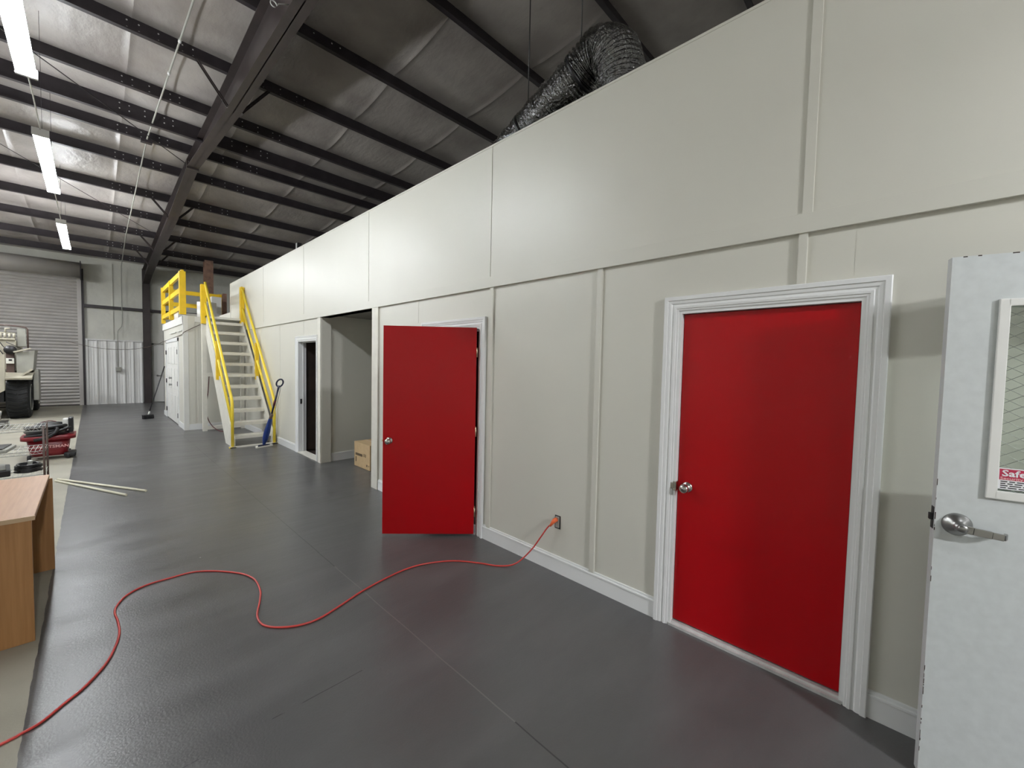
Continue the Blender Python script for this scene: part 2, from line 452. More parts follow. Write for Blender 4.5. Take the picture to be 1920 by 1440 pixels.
# ------------------------------------------------------------------ door frames
def casing(mb, y0, y1, top, x=WX, w=.09):
    """stepped colonial casing around an opening on a wall facing -x"""
    prof = [(0, -.002), (0, .009), (.006, .011), (.012, .011), (.014, .016), (.026, .018), (.030, .013), (.040, .012), (.046, .018), (.058, .020), (.064, .020), (.066, .026), (w - .004, .027), (w, .024), (w, -.002)]
    rows = []
    for u, d in prof:
        u += .006
        rows.append([mb.bm.verts.new(c) for c in ((x - d, y1 + u, 0), (x - d, y1 + u, top + u), (x - d, y0 - u, top + u), (x - d, y0 - u, 0))])
    for A_, B_ in zip(rows, rows[1:]):
        for k in range(3): mb.bm.faces.new((A_[k], A_[k + 1], B_[k + 1], B_[k]))
def jamb(mb, y0, y1, top, x=WX, dep=.135):
    mb.box(x - .004, x + dep, y1 - .012, y1 + .008, 0, top + .008).box(x - .004, x + dep, y0 - .008, y0 + .012, 0, top + .008)
    mb.box(x - .004, x + dep, y0 + .012, y1 - .012, top - .012, top + .008)
    mb.box(x + .075, x + .09, y1 - .028, y1, 0, top).box(x + .075, x + .09, y0, y0 + .028, 0, top).box(x + .075, x + .09, y0 + .028, y1 - .028, top - .028, top)
def knob_mtx(o, n):               # local +z -> n
    n = Vector(n).normalized(); q = Vector((0, 0, 1)).rotation_difference(n).to_matrix().to_4x4(); q.translation = Vector(o); return q
def knob(door, o, n):
    k = MB(); k.lathe([(.001, 0), (.034, 0), (.034, .004), (.028, .010), (.016, .014), (.0135, .032), (.020, .040), (.0275, .048), (.0285, .058), (.024, .068), (.014, .073), (.001, .074)], 28, knob_mtx(o, n))
    kp = P(k, 'door_knob', 'chrome', door)
    q = MB(); q.lathe([(.001, 0), (.0095, 0), (.0095, .003), (.001, .003)], 16, knob_mtx(Vector(o) + Vector(n).normalized() * .0725, n))
    P(q, 'key_cylinder', 'brushed', kp)

# door_1: the closed red door nearest the camera
d = struct('door_1', loc=(WX, (D1[0] + D1[1]) / 2, 0))
c = MB(); casing(c, *D1); jamb(c, *D1); P(c, 'door_frame', 'trim', d)
P(MB().box(WX + .028, WX + .072, D1[0] + .015, D1[1] - .015, .035, D1[2] - .016, .002), 'door_panel', 'red', d)
th = MB().box(WX - .012, WX + .13, D1[0], D1[1], 0, .016).box(WX + .008, WX + .10, D1[0], D1[1], .012, .026, .003)
for i in range(6):
    th.lathe([(.004, .016), (.004, .0175), (.001, .0175)], 8, Matrix.Translation((WX - .003, D1[0] + .08 + i * .145, 0)))
P(th, 'threshold', 'galv', d)
knob(d, (WX + .028, D1[1] - .075, .925), (-1, 0, 0))
P(MB().box(WX - .010, WX + .03, D1[1] - .018, D1[1] + .003, .895, .955, .002).box(WX - .012, WX - .004, D1[1] + .0, D1[1] + .028, .905, .945, .003), 'strike_plate', 'chrome', d)

# door_2: the open red door
d = struct('door_2', loc=(WX, (D2[0] + D2[1]) / 2, 0))
c = MB(); casing(c, *D2); jamb(c, *D2); P(c, 'door_frame', 'trim', d)
hin = Vector((WX - .025, D2[0] + .012, 0)); fre = Vector((1.948, 3.602, 0)); ux = (fre - hin).normalized()
fr2 = frame(hin, ux, (0, 0, 1))                      # local x along the door, y up, z = thickness
W2 = (fre - hin).length
P(MB().box(0.004, W2, .022, 2.038, -.022, .022, .002, fr2), 'door_panel', 'red', d)
nrm = Vector((ux.y, -ux.x, 0)).normalized()
if nrm.dot(Vector((-1, -1, 0))) < 0: nrm = -nrm
knob(d, hin + ux * (W2 - .062) + nrm * .022 + Vector((0, 0, .935)), nrm)
knob(d, hin + ux * (W2 - .062) - nrm * .022 + Vector((0, 0, .935)), -nrm)
P(MB().box(W2 - .001, W2 + .002, .90, .965, -.012, .012, 0, fr2).box(W2, W2 + .014, .925, .942, -.006, .006, .002, fr2), 'latch', 'brass', d)
for hz in (.24, 1.03, 1.80):
    h = MB(); h.tube([hin + Vector((-.001, -.004, hz - .045)) - nrm * -.024, hin + Vector((-.001, -.004, hz + .045)) + nrm * .024], .006, 10)
    h.box(-.002, .03, hz - .045, hz + .045, .022, .0245, 0, fr2); P(h, 'hinge', 'brass', d)
P(MB().box(WX - .012, WX + .13, D2[0], D2[1], 0, .018), 'threshold', 'galv', d)

# door_3: narrow dark doorway beside the stairs
d = struct('door_3', loc=(WX, (D3[0] + D3[1]) / 2, 0))
c = MB(); casing(c, *D3, w=.075); jamb(c, *D3); P(c, 'door_frame', 'trim', d)
P(MB().box(WX - .01, WX + .13, D3[0], D3[1], 0, .018), 'threshold', 'stairwhite', d)
P(MB().box(WX + .03, WX + .06, D3[1] - .02, D3[1] - .011, .90, .99), 'strike_plate', 'black', d)
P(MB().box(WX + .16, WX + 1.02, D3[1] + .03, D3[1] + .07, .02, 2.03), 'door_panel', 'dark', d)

# door_4: grey steel exterior-style door swung back against the partition
d = struct('door_4', loc=(WX, -1.01, 0))
c = MB(); c.box(WX - .03, WX + .15, -1.06 + .045, -.965, 0, 2.17).box(WX - .03, WX + .15, -1.99, -1.93, 0, 2.17).box(WX - .03, WX + .15, -1.99, -.965, 2.165, 2.225)
P(c, 'door_frame', 'grey', d)
hg = Vector((WX - .045, -1.00, 0)); fg = Vector((2.378, -.110, 0)); ug = (fg - hg).normalized(); Wg = (fg - hg).length
fr4 = frame(fg, -ug, (0, 0, 1))                       # x measured from the free edge, y up
ng = (fr4.to_3x3() @ Vector((0, 0, 1)))               # which side is +z?
sgn = 1 if ng.x < 0 else -1                            # +sgn*z faces the aisle
T = .044
def g(mb, x0, x1, y0, y1, z0, z1, bev=0):             # z in front of aisle face (positive towards the aisle)
    a, b = sorted((sgn * z0, sgn * z1)); return mb.box(x0, x1, y0, y1, a, b, bev, fr4)
wx0, wx1, wy0, wy1 = .155, .735, 1.235, 1.950          # glass opening
leaf = MB()
g(leaf, 0, wx0, .012, 2.145, -T, 0); g(leaf, wx1, Wg, .012, 2.145, -T, 0); g(leaf, wx0, wx1, .012, wy0, -T, 0); g(leaf, wx0, wx1, wy1, 2.145, -T, 0)
leafo = P(leaf, 'door_panel', 'grey', d)
wf = MB()
for z0, z1 in ((0, .012), (-T - .012, -T)):
    for a0, a1, b0, b1 in ((wx0 - .022, wx0 + .008, wy0 - .026, wy1 + .022), (wx1 - .008, wx1 + .022, wy0 - .026, wy1 + .022), (wx0, wx1, wy0 - .026, wy0 + .006), (wx0, wx1, wy1 - .006, wy1 + .022)):
        g(wf, a0, a1, b0, b1, z0, z1, .003)
wfo = P(wf, 'window_frame', 'white', d)
gl = MB(); g(gl, wx0, wx1, wy0, wy1, -.0245, -.0215); P(gl, 'glass_pane', 'glass', d, 'wired safety glass pane')
wm = MB(); stp = .033
hx, hy = wx1 - wx0, wy1 - wy0
def seg(mb, a, b):
    mb.tube([fr4 @ Vector((a[0], a[1], -.023 * sgn)), fr4 @ Vector((b[0], b[1], -.023 * sgn))], .0011, 4, cap=False)
for sg in (1, -1):
    k = -40
    while k < 60:
        cst = k * stp * 1.25                        # lines y = sg*.62*x + cst
        pts = []
        for xx in (0, hx):
            yy = sg * .62 * xx + cst
            if 0 <= yy <= hy: pts.append((xx, yy))
        for yy in (0, hy):
            xx = (yy - cst) / (sg * .62)
            if 0 < xx < hx: pts.append((xx, yy))
        if len(pts) >= 2: seg(wm, (wx0 + pts[0][0], wy0 + pts[0][1]), (wx0 + pts[1][0], wy0 + pts[1][1]))
        k += 1
P(wm, 'wire_mesh', 'wire', d)
hc = Vector((.064, 1.085))
hd = MB(); hd.lathe([(.001, 0), (.045, 0), (.043, .004), (.038, .012), (.022, .026), (.017, .030), (.016, .050), (.001, .052)], 32, fr4 @ Matrix.Translation((hc.x, hc.y, 0)) @ (Matrix.Identity(4) if sgn > 0 else Matrix.Rotation(pi, 4, 'X')))
hdo = P(hd, 'lever_handle', 'brushed', d)
lv = MB()
lp = [(0, 0, .050), (.03, -.004, .052), (.08, -.009, .050), (.112, -.012, .048), (.122, -.010, .034), (.124, -.009, .022)]
lv.lathe([(.001, 0), (.0155, 0), (.0155, .020), (.013, .024), (.001, .024)], 20, fr4 @ Matrix.Translation((hc.x, hc.y, .040 * sgn)) @ (Matrix.Identity(4) if sgn > 0 else Matrix.Rotation(pi, 4, 'X')))
wds = (.030, .028, .025, .022, .018, .014)
for (a, b), w in zip(zip(lp, lp[1:]), wds):
    A_ = fr4 @ Vector((hc.x + a[0], hc.y + a[1], a[2] * sgn)); B_ = fr4 @ Vector((hc.x + b[0], hc.y + b[1], b[2] * sgn))
    lv.bar(A_, B_, .009, w, (0, 0, 1), .002)
P(lv, 'lever', 'brushed', hdo)
lt = MB(); g(lt, -.012, .003, 1.085, 1.112, -.032, -.014, .002); g(lt, -.002, .001, 1.05, 1.14, -.036, -.010); P(lt, 'latch', 'black', d)
sk = MB(); g(sk, wx0 + .012, wx0 + .25, wy0 + .010, wy0 + .092, -.021, -.0203); st = P(sk, 'sticker', 'signwhite', d, 'red and white security company sticker')
sr = MB(); g(sr, wx0 + .020, wx0 + .246, wy0 + .046, wy0 + .088, -.0202, -.0199); P(sr, 'red_band', 'signred', st)
def gtext(s_, x, y, size, m_, nm, sq=1., bold=0.):
    o = fr4 @ Vector((x, y, -.0195 * sgn)); text(s_, size, nm, m_, st, frame(o, fr4.to_3x3() @ Vector((1, 0, 0)), (0, 0, 1)), sq, bold, .0002)
gtext('SafeHome', wx0 + .026, wy0 + .071, .034, 'signwhite', 'lettering', 1.15, .0008)
gtext('Security Systems', wx0 + .022, wy0 + .052, .014, 'pink', 'lettering', 1.3, .0003)
for i, yy in enumerate((.040, .032, .024, .016)):
    ln = MB(); x = wx0 + .024
    while x < wx0 + .235:
        w = random.uniform(.012, .03); g(ln, x, min(x + w, wx0 + .24), wy0 + yy - .0022, wy0 + yy + .0016, -.0202, -.0199); x += w + .005
    P(ln, 'small_print', 'black', st)
chip = MB()
for i in range(26):
    yy = random.choice((random.uniform(.1, 2.1), random.uniform(.1, .5))); w = random.uniform(.001, .003); g(chip, -.0004, w, yy, yy + random.uniform(.003, .03), -.0002, .0004)
for xx in (.03, .07, .16, .24): g(chip, xx, xx + random.uniform(.008, .02), 2.141, 2.1453, -.001, .0004)
P(chip, 'paint_chip', 'dark', leafo)

# ------------------------------------------------------------------ far end: roller door, column, panels
d = struct('door_7', loc=(DX1, FY, 0))
cur = MB(); prof = []
z = 0.0; zc = []
while z < 4.5:
    zc += [(0.0, z), (.010, z + .006), (.040, z + .03), (.046, z + .055), (.034, z + .085), (.0, z + .098)]; z += .108
zc.append((0, z))
a = [cur.bm.verts.new((DX0 + .02, FY - .06 - dd, zz)) for dd, zz in zc]; b = [cur.bm.verts.new((DX1 - .0, FY - .06 - dd, zz)) for dd, zz in zc]
for i in range(len(zc) - 1): cur.bm.faces.new((a[i], b[i], b[i + 1], a[i + 1]))
P(cur, 'slat_curtain', 'shutter', d)
P(MB().box(DX1 - .03, DX1 + .07, FY - .12, FY, 0, 4.62).box(DX0 - .07, DX0 + .03, FY - .12, FY, 0, 4.62), 'guide_rail', 'shutter', d)
hb = MB(); hb.lathe([(.001, 0), (.26, 0), (.26, DX1 - DX0 + .1), (.001, DX1 - DX0 + .1)], 24, frame((DX0 - .02, FY - .30, 4.60), (0, 1, 0), (0, 0, 1)))
P(hb, 'coil_hood', 'shutter', d)
P(MB().box(DX1 + .06, DX1 + .085, FY - .58, FY - .02, 4.30, 4.88), 'end_plate', 'steel', d)
P(MB().box(DX0, DX1, FY - .10, FY - .03, 0, .07), 'bottom_bar', 'steel', d)
struct('trim_4', MB().box(DX1 + .072, DX1 + .13, FY - .10, FY, 0, 4.70), 'steel')

gi = MB().box(DX1 + .13, 1.34, FY - .13, FY - .001, 3.40, 3.50).box(1.55, X1, FY - .13, FY - .001, 3.40, 3.50)
solo(gi, 'wall_girt', 'steel', 'dark brown steel girt running level across the far insulated wall', 'beam')
wn = MB(); wn.box(DX1 + .13, 1.335, FY - .045, FY - .02, 0, 2.29)
x = DX1 + .16
while x < 1.30:
    wn.box(x, x + .028, FY - .10, FY - .04, 0, 2.27); wn.box(x + .085, x + .10, FY - .06, FY - .04, 0, 2.27); wn.box(x + .155, x + .17, FY - .06, FY - .04, 0, 2.27); x += .235
wno = solo(wn, 'metal_wainscot', 'wains', 'white ribbed metal liner panel along the foot of the far wall', 'wall panel')
P(MB().box(DX1 + .13, 1.335, FY - .105, FY - .02, 2.27, 2.31), 'cap_strip', 'galv', wno)

cl = MB(); cx = 1.445
cl.box(cx - .10, cx + .10, FY - .22, FY - .205, 0, 4.5).box(cx - .10, cx + .10, FY - .02, FY - .002, 0, 5.0).box(cx - .006, cx + .006, FY - .21, FY - .01, 0, 5.0)
P_ = thing('steel_column', (cx, FY - .1, 0), 'dark steel wall column under the rafter end beside the white liner panel', 'column')
P(cl, 'shaft', 'steelbrown', P_); P(MB().box(cx - .13, cx + .13, FY - .26, FY, 0, .02), 'base_plate', 'steelbrown', P_)

# rust column behind the mezzanine
rc = thing('brown_column', (2.93, 18.0, 0), 'rust brown steel column rising behind the yellow mezzanine railing', 'column')
P(MB().box(2.81, 3.06, 17.86, 17.88, 0, pz(18)).box(2.81, 3.06, 18.12, 18.14, 0, pz(18)).box(2.925, 2.945, 17.88, 18.12, 0, pz(18)), 'shaft', 'rust', rc)

# far personnel door
d = struct('door_6', loc=(1.6, FY, 0))
P(MB().box(1.585, 1.64, FY - .05, FY, 0, 2.24).box(2.55, 2.60, FY - .05, FY, 0, 2.24).box(1.585, 2.60, FY - .05, FY, 2.19, 2.25), 'door_frame', 'vgrey', d)
P(MB().box(1.64, 2.55, FY - .04, FY - .005, .02, 2.19), 'door_panel', 'white', d)
l = MB(); l.lathe([(.001, 0), (.035, 0), (.03, .02), (.001, .02)], 16, knob_mtx((1.74, FY - .04, 1.02), (0, -1, 0))); l.box(1.73, 1.87, FY - .10, FY - .08, 1.01, 1.035, .004).box(1.73, 1.75, FY - .10, FY - .04, 1.01, 1.035)
P(l, 'lever_handle', 'brushed', d)
P(MB().box(1.655, 1.66, FY - .045, FY - .03, 1.0, 1.2), 'weather_strip', 'black', d)

# ------------------------------------------------------------------ roof steel
ORD = ['first', 'second', 'third', 'fourth', 'fifth', 'sixth', 'seventh', 'eighth', 'ninth', 'tenth', 'eleventh', 'twelfth', 'thirteenth', 'fourteenth', 'fifteenth', 'sixteenth', 'seventeenth', 'eighteenth']
far_first = sorted(PY, reverse=True)
for i, y in enumerate(far_first):
    if y < -.0 : continue
    zb = pz(y); L0, L1 = X0 + .02, X1 - .02
    dp = .075 if abs(y - 9.78) < .01 else 0
    mb = MB(); mb.box(L0, L1, y - .002, y + .003, zb - dp, zb + .20)
    mb.box(L0, L1, y - .065, y, zb - dp, zb - dp + .004).box(L0, L1, y - .068, y - .064, zb - dp, zb - dp + .022).box(L0, L1, y, y + .065, zb + .196, zb + .2)
    mb.bm.faces.ensure_lookup_table(); nf = len(mb.bm.faces)     # lap bolts near the rafter
    for bx in (.40, .52, .72, .98, 1.10, 2.0, 2.25, 2.5, 2.62):
        for bz in (.055, .145): mb.lathe([(.001, 0), (.011, 0), (.009, .006), (.001, .006)], 6, knob_mtx((bx, y - .002, zb + bz), (0, -1, 0)))
    if 5 <= i <= 7: lab = 'dark steel roof purlin, ' + ORD[i] + ' in line counted from the roller door wall'
    else: lab = 'long dark steel roof purlin, ' + ORD[i] + ' in line counted from the roller door wall'
    pu = solo(mb, 'roof_purlin', 'steel', lab, 'beam', 'steel purlins under the roof insulation', (0, y, zb))
    pu.data.materials.append(M['galv'])
    for pf in pu.data.polygons[nf:]: pf.material_index = 1

raf = [(-15.5, 6.6, 1.66), (0, 5.50, 1.66), (4.8, 5.53, 1.655), (7.72, 5.53, 1.60), (10.74, 5.60, 1.51), (13.46, 5.165, 1.475), (16.17, 4.94, 1.46), (19.3, 4.62, 1.45), (20.55, 4.40, 1.445)]
def sweep(mb, sec):         # sec(y,zb,x) -> four corners
    prev = None
    for y, zb, x in raf:
        ring = [mb.bm.verts.new(c) for c in sec(y, zb, x, pz(y) - .005)]
        if prev:
            for k in range(4): mb.bm.faces.new((prev[k], prev[(k + 1) % 4], ring[(k + 1) % 4], ring[k]))
        else: mb.bm.faces.new(ring[::-1])
        prev = ring
    mb.bm.faces.new(prev)
raf_o = thing('steel_rafter', (1.6, 7.72, 5.5), 'large dark brown tapered steel rafter crossing under the roof to the far wall', 'beam')
w = MB(); sweep(w, lambda y, zb, x, zt: ((x - .006, y, zb), (x + .006, y, zb), (x + .006, y, zt), (x - .006, y, zt))); P(w, 'web', 'steelbrown', raf_o)
w = MB(); sweep(w, lambda y, zb, x, zt: ((x - .095, y, zb), (x + .095, y, zb), (x + .095, y, zb + .014), (x - .095, y, zb + .014))); P(w, 'bottom_flange', 'steelbrown', raf_o)
w = MB(); sweep(w, lambda y, zb, x, zt: ((x - .095, y, zt - .012), (x + .095, y, zt - .012), (x + .095, y, zt), (x - .095, y, zt))); P(w, 'top_flange', 'steelbrown', raf_o)
def rx(y):
    for (a, za, xa), (b, zb_, xb) in zip(raf, raf[1:]):
        if a <= y <= b: t = (y - a) / (b - a); return xa + (xb - xa) * t, za + (zb_ - za) * t
for y in (7.62, 13.34, 16.46, 18.1, 4.5):
    x, zb = rx(y)
    for sg in (-1, 1):
        w = MB(); w.bar((x + sg * .09, y, zb), (x + sg * (.47 if y < 10 else .40), y - .01, pz(y) + .01), .045, .005).bar((x + sg * .09, y, zb), (x + sg * (.47 if y < 10 else .40), y - .01, pz(y) + .01), .005, .045)
        P(w, 'flange_brace', 'steelbrown', raf_o)
for y in (10.74, ):
    x, zb = rx(y)
    w = MB().box(x - .10, x + .10, y - .035, y + .035, zb - .03, pz(y) - .02)
    for sx in (-.06, .06):
        for k in (0, 1): w.lathe([(.001, 0), (.018, 0), (.018, .02), (.001, .02)], 6, knob_mtx((x + sx, y - .035, zb + .03 + .07 * k), (0, -1, 0)))
    P(w, 'splice_plate', 'steelbrown', raf_o)
ey = MB(); pts = [Vector((1.60 - .18 + .03 * cos(t), 5.05, 5.50 + .03 * sin(t))) for t in [i * 2 * pi / 14 for i in range(13)]]
ey.tube([(1.60, 5.05, 5.60), (1.47, 5.05, 5.53)] + pts, .006, 6); P(ey, 'eye_bolt', 'galv', raf_o)
# cross rods
solo(MB().tube([(-4.5, 4.4, 6.1), (1.52, 10.9, 5.66)], .008, 6), 'bracing_rod', 'steel', 'thin dark diagonal bracing rod running from the rafter splice past the middle lamp', 'rod', origin=(-1.5, 7.6, 5.9))
solo(MB().tube([(-2.6, 9.5, 5.62), (1.45, 15.4, 5.1)], .006, 6), 'bracing_rod', 'steel', 'thin dark diagonal bracing rod meeting the rafter nearer the far wall', 'rod', origin=(-.5, 12.5, 5.3))

# ------------------------------------------------------------------ lamps
def lamp(y0, y1, label, x=-.40, tm='tube', z=4.45, hw=.05):
    L = y1 - y0
    t = thing('tube_lamp', (x, (y0 + y1) / 2, z), label, 'lamp', 'hanging tube lamps in a row')
    P(MB().box(x - hw, x + hw, y0, y1, z + .03, z + .075, .008), 'housing', 'reflector', t)
    for sx in (-.05, .05):
        P(MB().tube([(x + sx, y0 + .03, z), (x + sx, y1 - .03, z)], .019, 8), 'lamp_tube', tm, t)
    P(MB().box(x - .075, x + .075, y0 - .004, y0 + .03, z - .02, z + .07, .004), 'end_cap', 'reflector', t)
    P(MB().box(x - .075, x + .075, y1 - .03, y1 + .004, z - .02, z + .07, .004), 'end_cap', 'reflector', t)
    for yy in (y0 + .3, y1 - .3):
        P(MB().tube([(x, yy, z + .07), (x, yy, pz(yy) + .15)], .0022, 5), 'hanger', 'steel', t)
    return t
lamp(3.80, 6.38, 'glowing tube lamp nearest the camera, cut off by the top left corner')
lamp(7.92, 10.5, 'glowing tube lamp in the middle of the three hanging at the left')
lamp(12.75, 15.65, 'smallest glowing tube lamp, the farthest of the row toward the roller door')
lamp(-1.7, -1.25, 'short glowing tube lamp hanging low behind the camera over the grey door', 1.45, z=3.15, hw=.035)
lamp(-7.6, -5.8, 'glowing tube lamp hanging farthest behind the camera', .15, tm='tube2', hw=.22)
lamp(14.2, 16.8, 'added unseen tube lamp before the roller door, brightening the far wall', -3.9, tm='fill_tube')  # added out of view to brighten the far wall and roller door
lamp(6.5, 9.1, 'added unseen tube lamp beyond the oak desk, brightening the mid floor', -4.6)  # second added lamp, out of view, fill for the left side and floor
for a, b, w_ in ((6.41, 7.89, 'nearer'), (10.53, 12.72, 'farther')):
    solo(MB().tube([(-.40, a, 4.50), (-.40, (a + b) / 2, 4.53), (-.40, b, 4.50)], .007, 6, smooth=4), 'lamp_cable', 'galv', w_ + ' length of grey power cable joining the hanging tube lamps end to end', 'cable', origin=(-.4, (a + b) / 2, 4.5))

# conduit down from the roof to a switch box on the far panel
cd = thing('conduit', (.78, 10.4, 5.7), 'thin galvanised conduit running under the purlins and down the far wall', 'conduit')
P(MB().tube([(1.06, 3.6, 6.32), (.90, 7.6, 5.99), (.784, 10.4, 5.755), (.752, 16.4, 5.255), (.78, 20.2, 4.90), (.79, 20.42, 4.80), (.785, 20.45, 4.5), (.785, 20.45, 2.95), (.77, 20.45, 2.80), (.67, 20.45, 2.64), (.655, 20.45, 2.5), (.655, 20.45, 1.3)], .012, 8), 'pipe', 'vgrey', cd)
P(MB().box(.59, .73, 20.37, 20.48, 1.19, 1.33, .01), 'switch_box', 'vgrey', cd)
P(MB().box(.70, .86, 10.36, 10.46, 5.70, 5.76), 'bracket', 'steel', cd)
for yy, xx, zz in ((8.1, .878, 5.95), (7.3, .912, 6.02)): P(MB().tube([(xx, yy, zz), (xx, yy + .06, zz - .006)], .02, 10), 'coupling', 'galv', cd)

# rope/cable strung across the far bay
solo(MB().tube([(-.55, 20.3, 2.18), (.17, 20.0, 1.985), (.92, 19., 1.965), (1.43, 17.8, 2.10), (1.475, 15.9, 2.17), (1.487, 12.45, 2.25), (1.50, 12.08, 2.30), (1.80, 12.07, 2.50)], .007, 6, smooth=6),
     'strung_cable', 'brownpipe', 'thin cable strung slackly from the roller door across to the closet', 'cable', origin=(1.4, 18, 2.1))

# ------------------------------------------------------------------ closet under the mezzanine
CX, CY0, CY1, DK = 1.50, 12.10, 16.0, 2.68
cw = MB()
cw.box(CX, CX + .10, CY0, 13.05, 0, 2.55).box(CX, CX + .10, 15.28, CY1, 0, 2.55).box(CX, CX + .10, 13.05, 15.28, 2.13, 2.55)
cw.box(CX, WX, CY0, CY0 + .10, 0, 2.55).box(CX, WX, CY1 - .1, CY1, 0, 2.55)
cw.box(CX - .012, CX + .2, CY0 - .012, CY0 + .02, 0, 2.69)
cw.box(CX + .39 - .15, CX + .41 - .15, CY0 - .006, CY0 + .02, .13, 2.4)
struct('wall_closet', cw, 'wall')
struct('trim_5', MB().box(CX - .02, CX + .075, CY0 - .02, CY0 + .075, 0, DK).box(CX - .02, CX + .02, CY0, CY1, 2.50, DK).box(CX - .025, CX, 12.2, 12.9, 2.34, 2.36).box(CX - .025, CX, 13.3, 14.4, 2.34, 2.36), 'white')
b_ = MB(); b_.box(CX + .07, WX, CY0 - .014, CY0, 0, .12).box(CX + .07, WX, CY0 - .018, CY0, .118, .14)
b_.box(CX - .014, CX, 12.15, 12.95, 0, .13).box(CX - .014, CX, 15.35, 16., 0, .13)
struct('baseboard_closet', b_, 'trim')
struct('floor_mezzanine', MB().box(CX - .01, WX, CY0 - .01, CY1, 2.55, DK).box(1.83, WX, 11.66, CY0, 2.63, DK).box(WX + .12, 5.5, 13.09, 16, 2.55, DK).box(WX, WX + .12, 15.2, 16, 2.55, DK), 'white')
d = struct('door_5', loc=(CX, 14.16, 0))
fr = MB(); fr.box(CX - .02, CX + .1, 12.97, 13.06, 0, 2.2).box(CX - .02, CX + .1, 15.27, 15.36, 0, 2.2).box(CX - .02, CX + .1, 12.97, 15.36, 2.12, 2.21); P(fr, 'door_frame', 'trim', d)
for a, b in ((13.07, 14.155), (14.17, 15.26)):
    lf = MB().box(CX - .004, CX + .035, a, b, .02, 2.115)
    for z0, z1 in ((.18, .72), (.88, 1.42), (1.54, 1.98)):
        for y0, y1 in ((a + .12, (a + b) / 2 - .05), ((a + b) / 2 + .05, b - .12)):
            lf.box(CX - .014, CX, y0, y1, z0, z1, .008)
    lo = P(lf, 'door_leaf', 'white', d)
    for hz in (.25, 1.05, 1.85):
        yy = a if a < 14 else b
        P(MB().tube([(CX - .02, yy, hz - .06), (CX - .02, yy, hz + .06)], .012, 6), 'hinge', 'steel', d)
for hz in (.98, 1.16):
    k = MB(); k.lathe([(.001, 0), (.03, 0), (.02, .02), (.03, .045), (.02, .065), (.001, .067)], 14, knob_mtx((CX - .004, 14.28, hz), (-1, 0, 0))); P(k, 'door_knob', 'brushed', d)

# ------------------------------------------------------------------ stairs
st = thing('staircase', (2.2, 10.4, 0), 'steep white wooden staircase with yellow pipe handrails up to the mezzanine', 'staircase')
def zt(y): return .20 + (y - 9.33) * 1.08
def stringer(x0, x1):
    ya, yb = 9.22, 11.70
    pts = [(9.20, 0), (9.80, 0), (11.70, zt(11.70) - .56), (11.70, DK - .02), (11.66, DK - .02), (9.20, .17)]
    mb = MB(); mb.prism(pts, x0, x1, Matrix(((0, 0, 1, 0), (1, 0, 0, 0), (0, 1, 0, 0), (0, 0, 0, 1))))
    return mb
P(stringer(1.85, 1.89), 'stringer', 'stairwhite', st); P(stringer(2.53, 2.57), 'stringer', 'stairwhite', st)
for i in range(11):
    y = 9.33 + .2177 * i; z = .177 + .235 * i
    P(MB().box(1.885, 2.535, y - .03, y + .22, z - .038, z + .026, .004), 'tread', 'stairwhite', st)
P(MB().box(1.80, 2.60, 9.12, 9.21, 0, .022), 'kick_board', 'stairwhite', st)
P(MB().box(1.775, 1.86, 11.70, 11.79, 0, 2.56), 'post', 'stairwhite', st)
P(MB().box(2.53, 2.61, 11.70, 11.79, 0, 2.66), 'post', 'stairwhite', st)
P(MB().box(1.85, 2.55, 11.71, 11.76, 1.28, 1.37), 'cross_brace', 'stairwhite', st)
P(MB().box(1.85, 2.55, 11.71, 11.76, .03, .11), 'cross_brace', 'stairwhite', st)
P(MB().box(1.765, 1.865, 11.66, 11.80, 2.50, 3.40), 'newel_post', 'yellow', st); P(MB().box(2.52, 2.60, 11.60, 11.72, 2.50, 3.44), 'newel_post', 'yellow', st)
for x, sgx in ((1.84, 1), (2.555, 1)):
    rl = MB(); rl.tube([(x, 9.17, .0), (x, 9.17, .84), (x, 9.21, .93), (x, 11.66, 3.44)], .026, 12)
    ro = P(rl, 'handrail', 'yellowtube', st)
    rl = MB(); rl.tube([(x, 9.20, .50), (x, 11.67, 2.98)], .024, 12); P(rl, 'mid_rail', 'yellowtube', st)
    P(MB().box(x - .035, x + .035, 10.35, 10.43, zt(10.4) - .10, 10.4 * 1.0248 - 8.53 - .06), 'baluster', 'yellow', st)
    P(MB().box(x - .05, x + .05, 9.12, 9.22, 0, .02), 'foot_plate', 'yellowtube', st)
for i in range(1, 5):
    P(MB().prism([(0, 0), (.12, 0), (.12, -.13)], 2.40, 2.53, Matrix(((0, 0, 1, 0), (1, 0, 0, 9.33 + .2177 * i), (0, 1, 0, .155 + .235 * i), (0, 0, 0, 1)))), 'tread_bracket', 'steel', st) if False else None
solo(MB().tube([(1.93, 11.9, 1.28), (1.90, 11.85, .9), (1.86, 11.9, .5), (1.90, 11.7, .2), (2.02, 11.5, .03), (2.14, 11.35, .012), (2.3, 11.6, .012)], .009, 8, smooth=6), 'hanging_cord', 'maroon', 'dark red cord drooping behind the left side of the staircase', 'cord', origin=(1.9, 11.8, 0))

